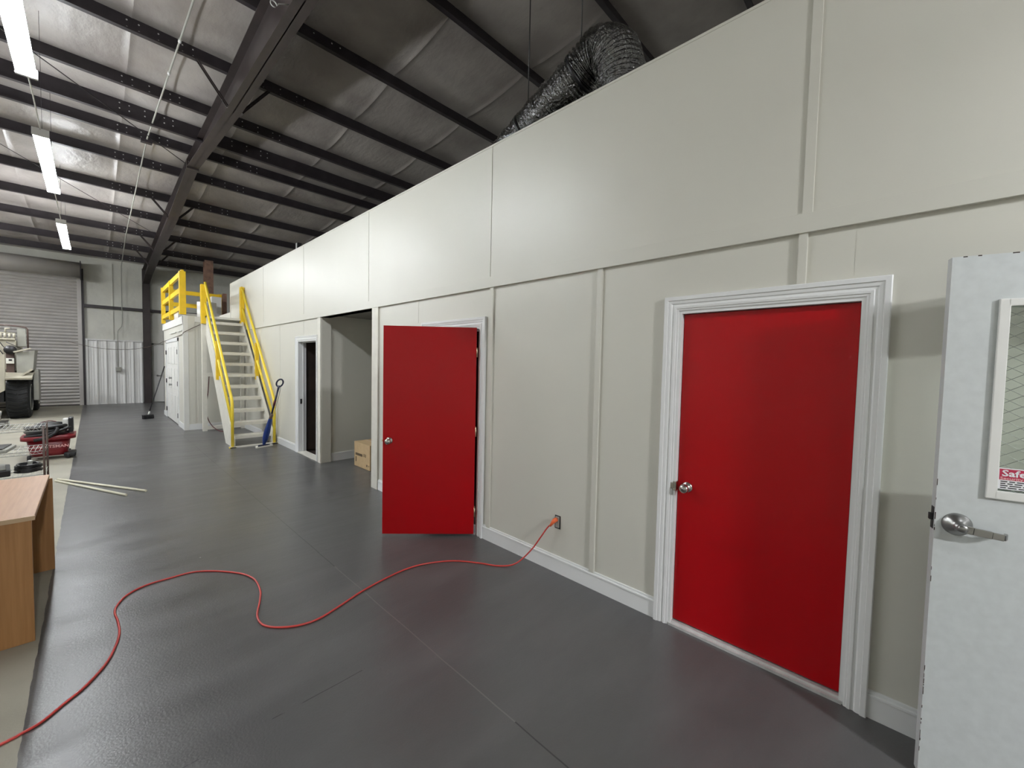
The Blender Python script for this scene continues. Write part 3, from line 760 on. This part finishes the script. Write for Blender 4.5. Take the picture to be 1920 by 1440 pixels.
# mezzanine guard railing
gd = thing('guard_railing', (CX, 13.6, DK), 'yellow wooden guard railing around the closet roof deck', 'railing')
P(MB().box(1.425, 1.545, 12.08, 12.20, DK + .03, 3.70, .004), 'post', 'yellow', gd)
P(MB().box(1.455, 1.545, 14.15, 14.24, DK + .03, 3.74), 'post', 'yellow', gd)
P(MB().box(1.455, 1.545, 15.86, 15.96, DK + .03, 3.76), 'post', 'yellow', gd)
P(MB().box(2.84, 2.93, 15.86, 15.96, DK + .03, 3.76), 'post', 'yellow', gd)
for z0, z1 in ((3.63, 3.75), (3.25, 3.37), (2.84, 2.95)):
    P(MB().box(1.475, 1.525, 12.20, 15.86, z0, z1), 'rail', 'yellow', gd)
    P(MB().box(1.545, 2.84, 15.88, 15.93, z0, z1), 'rail', 'yellow', gd)
solo(MB().box(2.95, 3.06, 15.84, 16.0, DK, 3.80), 'short_post', 'rust', 'short brown wooden post standing at the right end of the yellow railing', 'post', origin=(3.0, 15.9, DK))
def angle_box(name, x, y, w, dpt, h, rot, m, label):
    mm = Matrix.Translation((x, y, DK)) @ Matrix.Rotation(rot, 4, 'Z')
    t = thing(name, (x, y, DK), label, 'box', 'boxes stored on the mezzanine deck')
    P(MB().box(-w / 2, w / 2, -dpt / 2, dpt / 2, 0, h, .004, mm), 'carton', m, t)
    P(MB().box(-w / 2 - .001, w / 2 + .001, -.03, .03, h - .001, h + .002, 0, mm), 'tape', 'card', t)
angle_box('stored_box', 2.69, 15.50, .25, .4, .92, .03, 'white', 'tall white carton behind the yellow railing near its right end')
angle_box('stored_box', 2.36, 14.75, .3, .35, .66, .6, 'white', 'white carton turned askew behind the yellow railing')
angle_box('stored_box', 1.98, 15.45, .5, .35, .34, .15, 'white', 'low white carton behind the left part of the yellow railing')
solo(MB().box(WX + .2, WX + .3, 14.2, 14.24, DK, 3.5), 'stored_board', 'rust', 'nearer brown upright board in the gap behind the partition end', 'board', origin=(WX + .25, 14.22, DK))
solo(MB().box(WX + .5, WX + .55, 14.6, 14.7, DK, 3.4), 'stored_board', 'rust', 'farther brown upright board in the gap behind the partition end', 'board', origin=(WX + .52, 14.65, DK))

# device on the partition top
dv = thing('wall_top_device', (2.66, 8.1, 3.71), 'small dark box standing on top of the partition above the doorway', 'device')
P(MB().box(2.62, 2.70, 8.02, 8.12, 3.71, 3.83, .01), 'case', 'black', dv); P(MB().box(2.613, 2.621, 8.03, 8.05, 3.72, 3.82), 'face_strip', 'outlet', dv)

# ------------------------------------------------------------------ duct
def duct(path, rads, name, rib=.035):
    pts, rr = spline([Vector(p) for p in path], 40, rads)
    pts2, r2 = [], []
    acc = 0
    for i, p in enumerate(pts):
        if i: acc += (p - pts[i - 1]).length
        pts2.append(p); r2.append(rr[i] * (1 + .045 * sin(acc * 2 * pi / rib) + .03 * sin(acc * 31) + random.uniform(-.012, .012)))
    return MB().tube(pts2, 0, 40, rad=r2)
dt = thing('flexible_duct', (3.2, 2.6, 4.2), 'shiny black flexible insulated duct lying behind the top of the partition', 'duct')
P(duct([(3.15, 4.3, 3.52), (3.18, 3.65, 3.80), (3.2, 3.1, 4.06), (3.2, 2.65, 4.25), (3.2, 2.27, 4.40)], [.17, .175, .18, .185, .185], 'a'), 'duct_run', 'duct', dt)
P(duct([(3.2, 2.33, 4.38), (3.2, 2.17, 4.46), (3.2, 2.02, 4.45), (3.2, 1.90, 4.30), (3.2, 1.86, 3.98), (3.2, 1.86, 3.4), (3.2, 1.86, 2.65)], [.18, .195, .20, .20, .195, .19, .19], 'b'), 'duct_elbow', 'duct', dt)
for c_, n_, r_ in (((3.2, 2.30, 4.39), (0, -1, .42), .197), ((3.2, 2.95, 4.12), (0, -1, .45), .190)):
    n_ = Vector(n_).normalized(); b = MB(); q = knob_mtx(c_, n_); b.lathe([(r_ - .02, -.015), (r_, -.015), (r_, .015), (r_ - .02, .015)], 32, q); P(b, 'clamp_band', 'black', dt)
    P(MB().tube([Vector(c_) + Vector((0, 0, .2)), (c_[0], c_[1], pz(c_[1]) + .1)], .006, 6), 'hanging_strap', 'black', dt)

# ------------------------------------------------------------------ outlet, cord
ou = thing('electrical_outlet', (WX, 1.985, .415), 'open electrical outlet low on the partition with an orange plug in it', 'outlet')
P(MB().box(WX - .002, WX + .03, 1.955, 2.012, .362, .470), 'box_opening', 'black', ou)
P(MB().box(WX - .010, WX, 1.966, 2.002, .372, .462, .003), 'receptacle', 'outlet', ou)
P(MB().lathe([(.001, 0), (.004, 0), (.003, .003), (.001, .003)], 8, knob_mtx((WX - .01, 1.984, .417), (-1, 0, 0))), 'screw', 'chrome', ou)
cordpts = [(-.95, 2.60), (-.6, 2.66), (-0.304, 2.723), (-0.244, 2.742), (-0.19, 2.767), (-0.123, 2.842), (-0.051, 2.926), (0.023, 3.066), (0.064, 3.213), (0.087, 3.36), (0.085, 3.526), (0.075, 3.661), (0.093, 3.767), (0.148, 3.883), (0.255, 3.955), (0.399, 3.964), (0.524, 3.955), (0.64, 3.868), (0.753, 3.726), (0.811, 3.615), (0.837, 3.482), (0.823, 3.303), (0.783, 3.156), (0.73, 3.005), (0.719, 2.9), (0.738, 2.822), (0.796, 2.751), (0.889, 2.691), (1.005, 2.677), (1.173, 2.728), (1.34, 2.788), (1.541, 2.832), (1.745, 2.853), (1.926, 2.817), (2.116, 2.701), (2.245, 2.53), (2.335, 2.375)]
cp = [(x, y, .0065) for x, y in cordpts] + [(2.43, 2.27, .03), (2.50, 2.165, .155), (2.54, 2.10, .27), (2.565, 2.05, .36), (2.575, 2.01, .408)]
ec = thing('extension_cord', (1.0, 2.7, 0), 'orange-red extension cord snaking over the grey floor to the outlet', 'cord')
P(MB().tube(cp, .0062, 8, smooth=6), 'cable', 'orange', ec)
P(MB().tube([(2.566, 2.02, .385), (2.578, 2.005, .415), (2.585, 1.995, .432), (2.608, 1.988, .440)], 0, 12, rad=[.008, .014, .018, .017]), 'plug', 'plug', ec)

# ------------------------------------------------------------------ cardboard box in the recess
cbx = thing('cardboard_box', (3.15, 6.1, 0), 'brown cardboard box sitting on the floor in the open recess', 'box')
P(MB().box(2.96, 3.34, 5.885, 6.42, .004, .40, .004), 'carton', 'card', cbx)
P(MB().box(3.13, 3.17, 5.884, 6.421, .398, .4015), 'tape', 'oakedge', cbx)
pm = frame((2.9585, 6.37, .23), (0, -1, 0), (0, 0, 1))
P(MB().box(0, .24, -.045, -.005, 0, .0008, 0, pm), 'printed_block', 'print', cbx)
text('CARTON' if False else 'GLASS', .045, 'lettering', 'card', cbx, frame((2.9570, 6.36, .206), (0, -1, 0), (0, 0, 1)), 1.2) if False else None
for yy, zz, w_, h_ in ((6.09, .19, .02, .05), (6.04, .19, .02, .05), (6.00, .05, .035, .035), (6.37, .08, .03, .08), (5.93, .06, .02, .02)):
    P(MB().box(2.9583, 2.96, yy - w_, yy, zz, zz + h_), 'printed_mark', 'print', cbx)

# ------------------------------------------------------------------ broom and steam mop
br = thing('push_broom', (1.05, 15.0, 0), 'black push broom leaning against the white closet doors', 'broom')
P(MB().bar((1.06, 15.04, .12), (1.465, 15.50, 1.45), .026), 'handle', 'black', br) if False else P(MB().tube([(1.06, 15.04, .10), (1.465, 15.50, 1.45)], .014, 10), 'handle', 'black', br)
P(MB().tube([(1.057, 15.036, .09), (1.09, 15.075, .20)], .022, 10), 'socket', 'outlet', br)
bh = MB(); mm = Matrix.Translation((1.05, 15.02, 0)) @ Matrix.Rotation(.45, 4, 'Z')
bh.box(-.12, .12, -.05, .05, .075, .115, .012, mm); P(bh, 'broom_head', 'black', br)
bs = MB()
for i in range(12):
    for j in (-1, 0, 1): bs.box(-.118 + i * .0205, -.103 + i * .0205, j * .034 - .012, j * .024 + .01, .003, .077, 0, mm)
P(bs, 'bristles', 'black', br)

mo = thing('steam_mop', (2.3, 8.9, 0), 'blue upright steam mop leaning on the staircase handrail', 'mop')
mb0 = Vector((2.29, 8.88, .05)); top = Vector((2.465, 8.47, 1.30)) ; ax = (top - mb0)
def mp(t): return mb0 + ax * t
pd = MB(); pm = Matrix.Translation((2.28, 8.90, 0)) @ Matrix.Rotation(.35, 4, 'Z')
pd.prism([(-.17, -.05), (.17, -.05), (.11, .06), (-.11, .06)], .003, .03, pm); P(pd, 'mop_pad', 'cloth', mo)
pd = MB(); pd.prism([(-.12, -.03), (.12, -.03), (.07, .04), (-.07, .04)], .03, .05, pm); P(pd, 'mop_head', 'navy', mo)
P(MB().tube([mp(0), mp(.05), mp(.10), mp(.20), mp(.30), mp(.38), mp(.42)], 0, 16, rad=[.02, .035, .05, .055, .045, .035, .03], smooth=3), 'body', 'blue', mo)
P(MB().tube([mp(.40), mp(.46), mp(.50)], 0, 14, rad=[.03, .030, .020]), 'collar', 'brownpipe', mo)
P(MB().tube([mp(.48), mp(.84)], .017, 10), 'pole', 'navy', mo)
P(MB().tube([mp(.62), mp(.70)], .021, 10), 'cord_hook', 'maroon', mo)
P(MB().tube([mp(.80), mp(.93)], 0, 12, rad=[.016, .019]), 'grip', 'navy', mo)
sd = Vector((.72, -.69, 0)).normalized() * .06; c0 = mp(.97)
lp_ = [c0 + sd * cos(t) + ax.normalized() * (.075 * sin(t)) for t in [i * 2 * pi / 20 for i in range(21)]]
P(MB().tube(lp_, .015, 8), 'handle_loop', 'navy', mo)
off = Vector((.035, .01, 0))
P(MB().tube([mp(.92) + off, mp(.75) + off * 1.3, mp(.5) + off * 1.2, mp(.42) + off * .6], .006, 8, smooth=5), 'power_cord', 'outlet', mo)

# ------------------------------------------------------------------ pipes on the floor
solo(MB().tube([(-.352, 8.20, .013), (.445, 6.795, .013)], .0135, 12), 'plastic_pipe', 'pvc', 'longer of the two cream plastic pipes lying on the floor by the desk', 'pipe', 'cream pipes on the floor', (0, 7.5, 0))
solo(MB().tube([(-.37, 8.12, .013), (.262, 6.735, .013)], .0135, 12), 'plastic_pipe', 'pvc', 'shorter, nearer of the two cream plastic pipes lying on the floor', 'pipe', 'cream pipes on the floor', (-.1, 7.4, 0))

# ------------------------------------------------------------------ desk
dk = thing('wooden_desk', (-.85, 4.2, 0), 'oak laminate desk with open knee space cut off by the left edge', 'desk')
P(MB().box(-1.55, -.248, 3.60, 4.79, .725, .752, .003), 'desk_top', 'oaktop', dk, 'pale wood grain top')
P(MB().box(-1.55, -.246, 3.594, 3.60, .727, .752), 'edge_band', 'oakedge', dk)
P(MB().box(-1.52, -.262, 3.615, 3.64, .002, .725), 'end_panel', 'oak', dk)
P(MB().box(-1.52, -.232, 4.755, 4.78, .002, .725), 'end_panel', 'oak', dk)
P(MB().box(-1.50, -1.475, 3.64, 4.755, .10, .725), 'modesty_panel', 'oak', dk)

# ------------------------------------------------------------------ wire shelf with clutter
ws = thing('wire_shelf', (-.9, 6.9, 0), 'chrome wire shelving unit holding clutter behind the oak desk', 'shelf')
sx0, sx1, sy0, sy1 = -1.45, -.37, 6.50, 6.95
for x in (sx0, sx1):
    for y in (sy0, sy1):
        P(MB().tube([(x, y, .0), (x, y, .945)], .009, 10), 'post', 'brownpipe', ws)
for z in (.925, .68, .43):
    mb = MB()
    for zz in (z, z - .03):
        mb.tube([(sx0, sy0, zz), (sx1, sy0, zz), (sx1, sy1, zz), (sx0, sy1, zz), (sx0, sy0, zz)], .004, 6)
    n = 34
    for i in range(n + 1): x = sx0 + (sx1 - sx0) * i / n; mb.tube([(x, sy0, z), (x, sy1, z)], .0022, 4)
    for i in range(20):
        x = sx0 + (sx1 - sx0) * i / 20; mb.tube([(x, sy0, z), (x + .027, sy0, z - .03), (x + .055, sy0, z)], .002, 4)
    P(mb, 'wire_deck', 'galv', ws)
def clutter(kind, lab, cat, m, x, y, z, w, dp, h, r=0., rnd=.012):
    mm = Matrix.Translation((x, y, z)) @ Matrix.Rotation(r, 4, 'Z')
    o = thing(kind, (x, y, z), lab, cat)
    P(MB().box(-w / 2, w / 2, -dp / 2, dp / 2, 0, h, rnd, mm), 'case', m, o)
    P(MB().box(-w / 2 + .03, w / 2 - .03, -dp / 2 + .02, dp / 2 - .02, h, h + .012, .003, mm), 'lid', 'vgrey' if m != 'vgrey' else 'black', o)
    return o
clutter('tool_case', 'black plastic tool case lying on the lowest level of the wire shelf', 'tool case', 'black', -.93, 6.72, .432, .62, .38, .07, .1)
clutter('folded_tarp', 'grey folded sheet lying on the middle level of the wire shelf', 'sheet', 'vgrey', -.85, 6.72, .684, .5, .36, .035, -.1)
clutter('metal_tray', 'grey metal tray lying on the concrete floor behind the wire shelf', 'tray', 'vgrey', -1.0, 7.6, .0, .6, .6, .09, .1)
gb = thing('cable_coil', (-.50, 6.72, .432), 'dark tangled cable coil at the right end of the lowest wire shelf level', 'cable')
cc = []
for i in range(90):
    t = i / 89 * 2 * pi * 6; cc.append((-.49 + .085 * cos(t) + .012 * sin(3.3 * t), 6.70 + .12 * sin(t), .445 + .08 * i / 89))
P(MB().tube(cc, .011, 6), 'cable', 'black', gb); P(MB().box(-.51, -.47, 6.80, 6.84, .44, .54, .01), 'cable_tie', 'outlet', gb)

# ------------------------------------------------------------------ shop vacuum
vc = thing('shop_vacuum', (-.52, 10.0, 0), 'red wheeled shop vacuum with black hose on the bare concrete', 'vacuum')
def rrect(w, d_, r, n=5):
    out = []
    for cx_, cy_, a0 in ((w / 2 - r, d_ / 2 - r, 0), (-w / 2 + r, d_ / 2 - r, 90), (-w / 2 + r, -d_ / 2 + r, 180), (w / 2 - r, -d_ / 2 + r, 270)):
        for k in range(n + 1): a = radians(a0 + 90 * k / n); out.append((cx_ + r * cos(a), cy_ + r * sin(a)))
    return out
def loft(mb, secs, c):
    prev = None
    for z, w, d_, r in secs:
        ring = [mb.bm.verts.new((c[0] + x, c[1] + y, z)) for x, y in rrect(w, d_, r)]
        if prev:
            for k in range(len(ring)): f = mb.bm.faces.new((prev[k], prev[(k + 1) % len(ring)], ring[(k + 1) % len(ring)], ring[k])); f.smooth = True
        else: mb.bm.faces.new(ring[::-1])
        prev = ring
    mb.bm.faces.new(prev); return mb
vcx, vcy = -.51, 10.10
P(loft(MB(), [(.06, .38, .36, .08), (.10, .42, .40, .1), (.33, .48, .44, .1)], (vcx, vcy)), 'tub', 'vred', vc)
P(loft(MB(), [(.325, .56, .50, .1), (.33, .60, .52, .1), (.39, .60, .52, .1), (.395, .56, .50, .1)], (vcx, vcy)), 'rim', 'vred', vc)
P(loft(MB(), [(.39, .46, .42, .12), (.47, .44, .40, .14), (.54, .34, .30, .12), (.58, .2, .18, .08)], (vcx - .02, vcy)), 'motor_head', 'black', vc)
hs = []
for i in range(60):
    t = i / 59 * 2 * pi * 2.3; hs.append((vcx + .23 * cos(t) - .02, vcy + .20 * sin(t), .42 + .14 * i / 59))
P(MB().tube(hs + [(vcx + .1, vcy - .24, .50), (vcx + .0, vcy - .28, .38), (vcx - .15, vcy - .26, .34)], .026, 10, smooth=2), 'hose', 'black', vc)
P(MB().tube([(vcx - .25, vcy - .22, .40), (vcx, vcy - .25, .43), (vcx + .25, vcy - .20, .52)], .02, 10, smooth=4), 'wand', 'black', vc)
P(MB().box(vcx + .215, vcx + .275, vcy - .12, vcy + .12, .42, .66, .02), 'floor_nozzle', 'black', vc)
P(MB().box(vcx + .15, vcx + .22, vcy - .10, vcy + .10, .44, .64, .02), 'filter', 'white', vc)
P(MB().tube([(vcx - .1, vcy - .05, .585), (vcx, vcy - .05, .62), (vcx + .08, vcy - .05, .60)], .007, 8, smooth=5), 'power_cord', 'maroon', vc)
text('CRAFTSMAN', .062, 'lettering', 'pink', vc, frame((vcx - .17, vcy - .222, .215), (1, 0, 0), (0, -.06, 1)), 1.1, .001)
for sx in (-.2, .2):
    for sy in (-.2, .2):
        P(MB().lathe([(.001, -.02), (.045, -.02), (.05, 0), (.045, .02), (.001, .02)], 16, frame((vcx + sx * 1.05, vcy + sy, .05), (0, 1, 0), (0, 0, 1))), 'wheel', 'black', vc)
P(MB().box(vcx + .16, vcx + .30, vcy - .24, vcy + .05, .03, .10, .02), 'caster_foot', 'black', vc)

# ------------------------------------------------------------------ utility vehicle at the far left
tk = thing('work_truck', (-1.9, 17.2, 0), 'cream and grey utility machine with a big black tyre by the roller door', 'vehicle')
def wheel(x, y, r, wdt):
    fm = frame((x, y, r), (0, 1, 0), (0, 0, 1))     # local z -> +x
    t = MB(); t.lathe([(.30 * r * 2, -wdt / 2), (r * .93, -wdt / 2), (r, -wdt / 2 + .04), (r, wdt / 2 - .04), (r * .93, wdt / 2), (.30 * r * 2, wdt / 2)], 40, fm)
    for k in range(30):
        for sgx in (-1, 1):
            q = fm @ Matrix.Rotation(2 * pi * k / 30, 4, 'Z') @ Matrix.Rotation(.35 * sgx, 4, 'X')
            t.box(r - .02, r + .018, -.02, .02, sgx * .01, sgx * (wdt / 2 - .02), 0, q)
    to = P(t, 'tyre', 'rubber', tk)
    h = MB(); h.lathe([(.001, -.02), (r * .25, -.02), (r * .55, .03), (r * .60, wdt / 2 + .005), (r * .64, wdt / 2 + .01), (r * .62, wdt / 2 - .02)][:5] + [(r * .60, -.04), (.001, -.04)], 28, fm); P(h, 'wheel_rim', 'outlet', to)
wheel(-1.37, 17.15, .55, .40); wheel(-3.6, 17.15, .55, .40); wheel(-1.37, 19.3, .55, .4)
P(MB().box(-3.5, -1.62, 16.9, 20.0, .45, .75), 'chassis', 'black', tk)
fe = MB(); fe.prism([(16.45, 1.10), (16.7, 1.22), (17.6, 1.26), (17.95, 1.12), (17.9, 1.08), (17.55, 1.20), (16.72, 1.17), (16.47, 1.05)], -1.62, -1.10, Matrix(((0, 0, 1, 0), (1, 0, 0, 0), (0, 1, 0, 0), (0, 0, 0, 1)))); P(fe, 'fender', 'cream', tk)
P(MB().box(-1.62, -1.14, 16.55, 17.0, 1.08, 1.14, .02).bar((-1.35, 16.6, 1.10), (-1.10, 16.6, 1.32), .12, .04), 'step_tread', 'cream', tk)
ho = MB(); ho.prism([(-1.38, 1.12), (-1.10, 1.30), (-1.06, 1.82), (-1.38, 1.74)], -17.6, -16.75, Matrix(((1, 0, 0, 0), (0, 0, -1, 0), (0, 1, 0, 0), (0, 0, 0, 1)))); P(ho, 'engine_hood', 'vgrey', tk)
P(MB().bar((-1.42, 16.72, 1.76), (-1.12, 16.72, 1.87), .10, .035, (0, 0, 1), .01), 'hood_edge', 'cream', tk)
P(MB().box(-1.375, -1.22, 17.0, 17.04, 1.92, 2.40, .01), 'side_window_panel', 'vgrey', tk, 'pale rectangular panel in a brown pipe frame')
P(MB().tube([(-1.75, 16.98, 2.47), (-1.35, 16.98, 2.45), (-1.22, 16.98, 2.43), (-1.19, 16.98, 2.38), (-1.19, 16.98, 1.88)], .018, 8), 'pipe_frame', 'brownpipe', tk)
ca = MB().box(-3.3, -1.39, 16.95, 18.4, 1.30, 2.08, .03).box(-3.3, -1.40, 16.9, 17.0, 2.08, 2.13, .01); P(ca, 'body_panel', 'cream', tk)
vl = MB()
for i in range(5): vl.tube([(-1.72 + i * .075, 16.92, 2.13), (-1.72 + i * .075, 16.92, 2.25)], .026, 10)
vl.tube([(-1.85, 16.92, 2.27), (-1.40, 16.92, 2.25)], .02, 8).tube([(-1.56, 16.92, 2.27), (-1.56, 16.92, 2.37), (-1.48, 16.92, 2.38)], .02, 8)
P(vl, 'valve_bank', 'cream', tk)
for a, b in (((-1.70, 16.88, 2.10), (-1.52, 16.86, 1.75)), ((-1.55, 16.88, 2.02), (-1.30, 16.86, 1.86)), ((-1.74, 16.88, 1.95), (-1.58, 16.86, 1.66))):
    P(MB().tube([a, b], .010, 6), 'hydraulic_hose', 'black', tk)
P(MB().lathe([(.001, 0), (.09, .0), (.115, .05), (.11, .09), (.001, .10)], 24, knob_mtx((-1.48, 16.85, 1.82), (0, -1, 0))), 'work_light', 'black', tk)
P(MB().box(-1.56, -1.42, 16.86, 16.95, 1.10, 1.74, .01), 'mast_bracket', 'brownpipe', tk)
hl = P(MB().box(-1.555, -1.42, 16.80, 16.86, 1.46, 1.60, .01), 'headlamp', 'headlamp', tk); P(MB().box(-1.51, -1.455, 16.79, 16.802, 1.53, 1.575), 'headlamp_core', 'black', hl)
fp = MB(); fp.prism([(-1.80, .60), (-1.56, .78), (-1.54, 1.70), (-1.80, 1.70)], -16.6, -16.45, Matrix(((1, 0, 0, 0), (0, 0, -1, 0), (0, 1, 0, 0), (0, 0, 0, 1)))); P(fp, 'side_panel', 'cream', tk)
P(MB().box(-1.92, -1.82, 16.4, 16.5, .3, 1.9), 'lift_post', 'maroon', tk)
P(MB().box(-1.14, -1.04, 17.3, 17.9, .45, 1.30, .02), 'mud_flap', 'vgrey', tk)
jk = thing('floor_jack', (-1.55, 15.0, 0), 'small grey floor jack in front of the vehicle tyre', 'jack')
P(MB().box(-1.75, -1.40, 14.7, 15.3, .06, .14, .02), 'frame', 'brushed', jk)
P(MB().tube([(-1.5, 14.7, .14), (-1.45, 14.65, .42)], .018, 8), 'handle', 'brushed', jk)
for x in (-1.74, -1.41):
    for y in (14.78, 15.22): P(MB().lathe([(.001, -.02), (.06, -.02), (.06, .02), (.001, .02)], 16, frame((x, y, .06), (0, 1, 0), (0, 0, 1))), 'wheel', 'outlet', jk)

# ------------------------------------------------------------------ world, camera
wd = bpy.data.worlds.new('World'); SC.world = wd; wd.use_nodes = True
wd.node_tree.nodes['Background'].inputs[0].default_value = (.02, .02, .022, 1)
cam = bpy.data.cameras.new('camera'); cam.sensor_width = 36; cam.lens = 14.296776; cam.clip_start = .02; cam.clip_end = 200
co = bpy.data.objects.new('camera', cam); COL.objects.link(co)
_r, _u, _f = Vector((0.6960085, -0.7177231, 0.0211109)), Vector((0.0174868, 0.0463353, 0.9987729)), Vector((0.7178206, 0.6947853, -0.0448004))
mw = Matrix(((*_r, 0), (*_u, 0), (*(-_f), 0), (0, 0, 0, 1))).transposed(); mw.translation = Vector((0, 0, 1.68))
co.matrix_world = mw; SC.camera = co
SC.view_settings.view_transform = 'Standard'; SC.view_settings.look = 'None'
SC.view_settings.gamma = 1; SC.view_settings.use_curve_mapping = False
SC.view_settings.exposure = 0.64
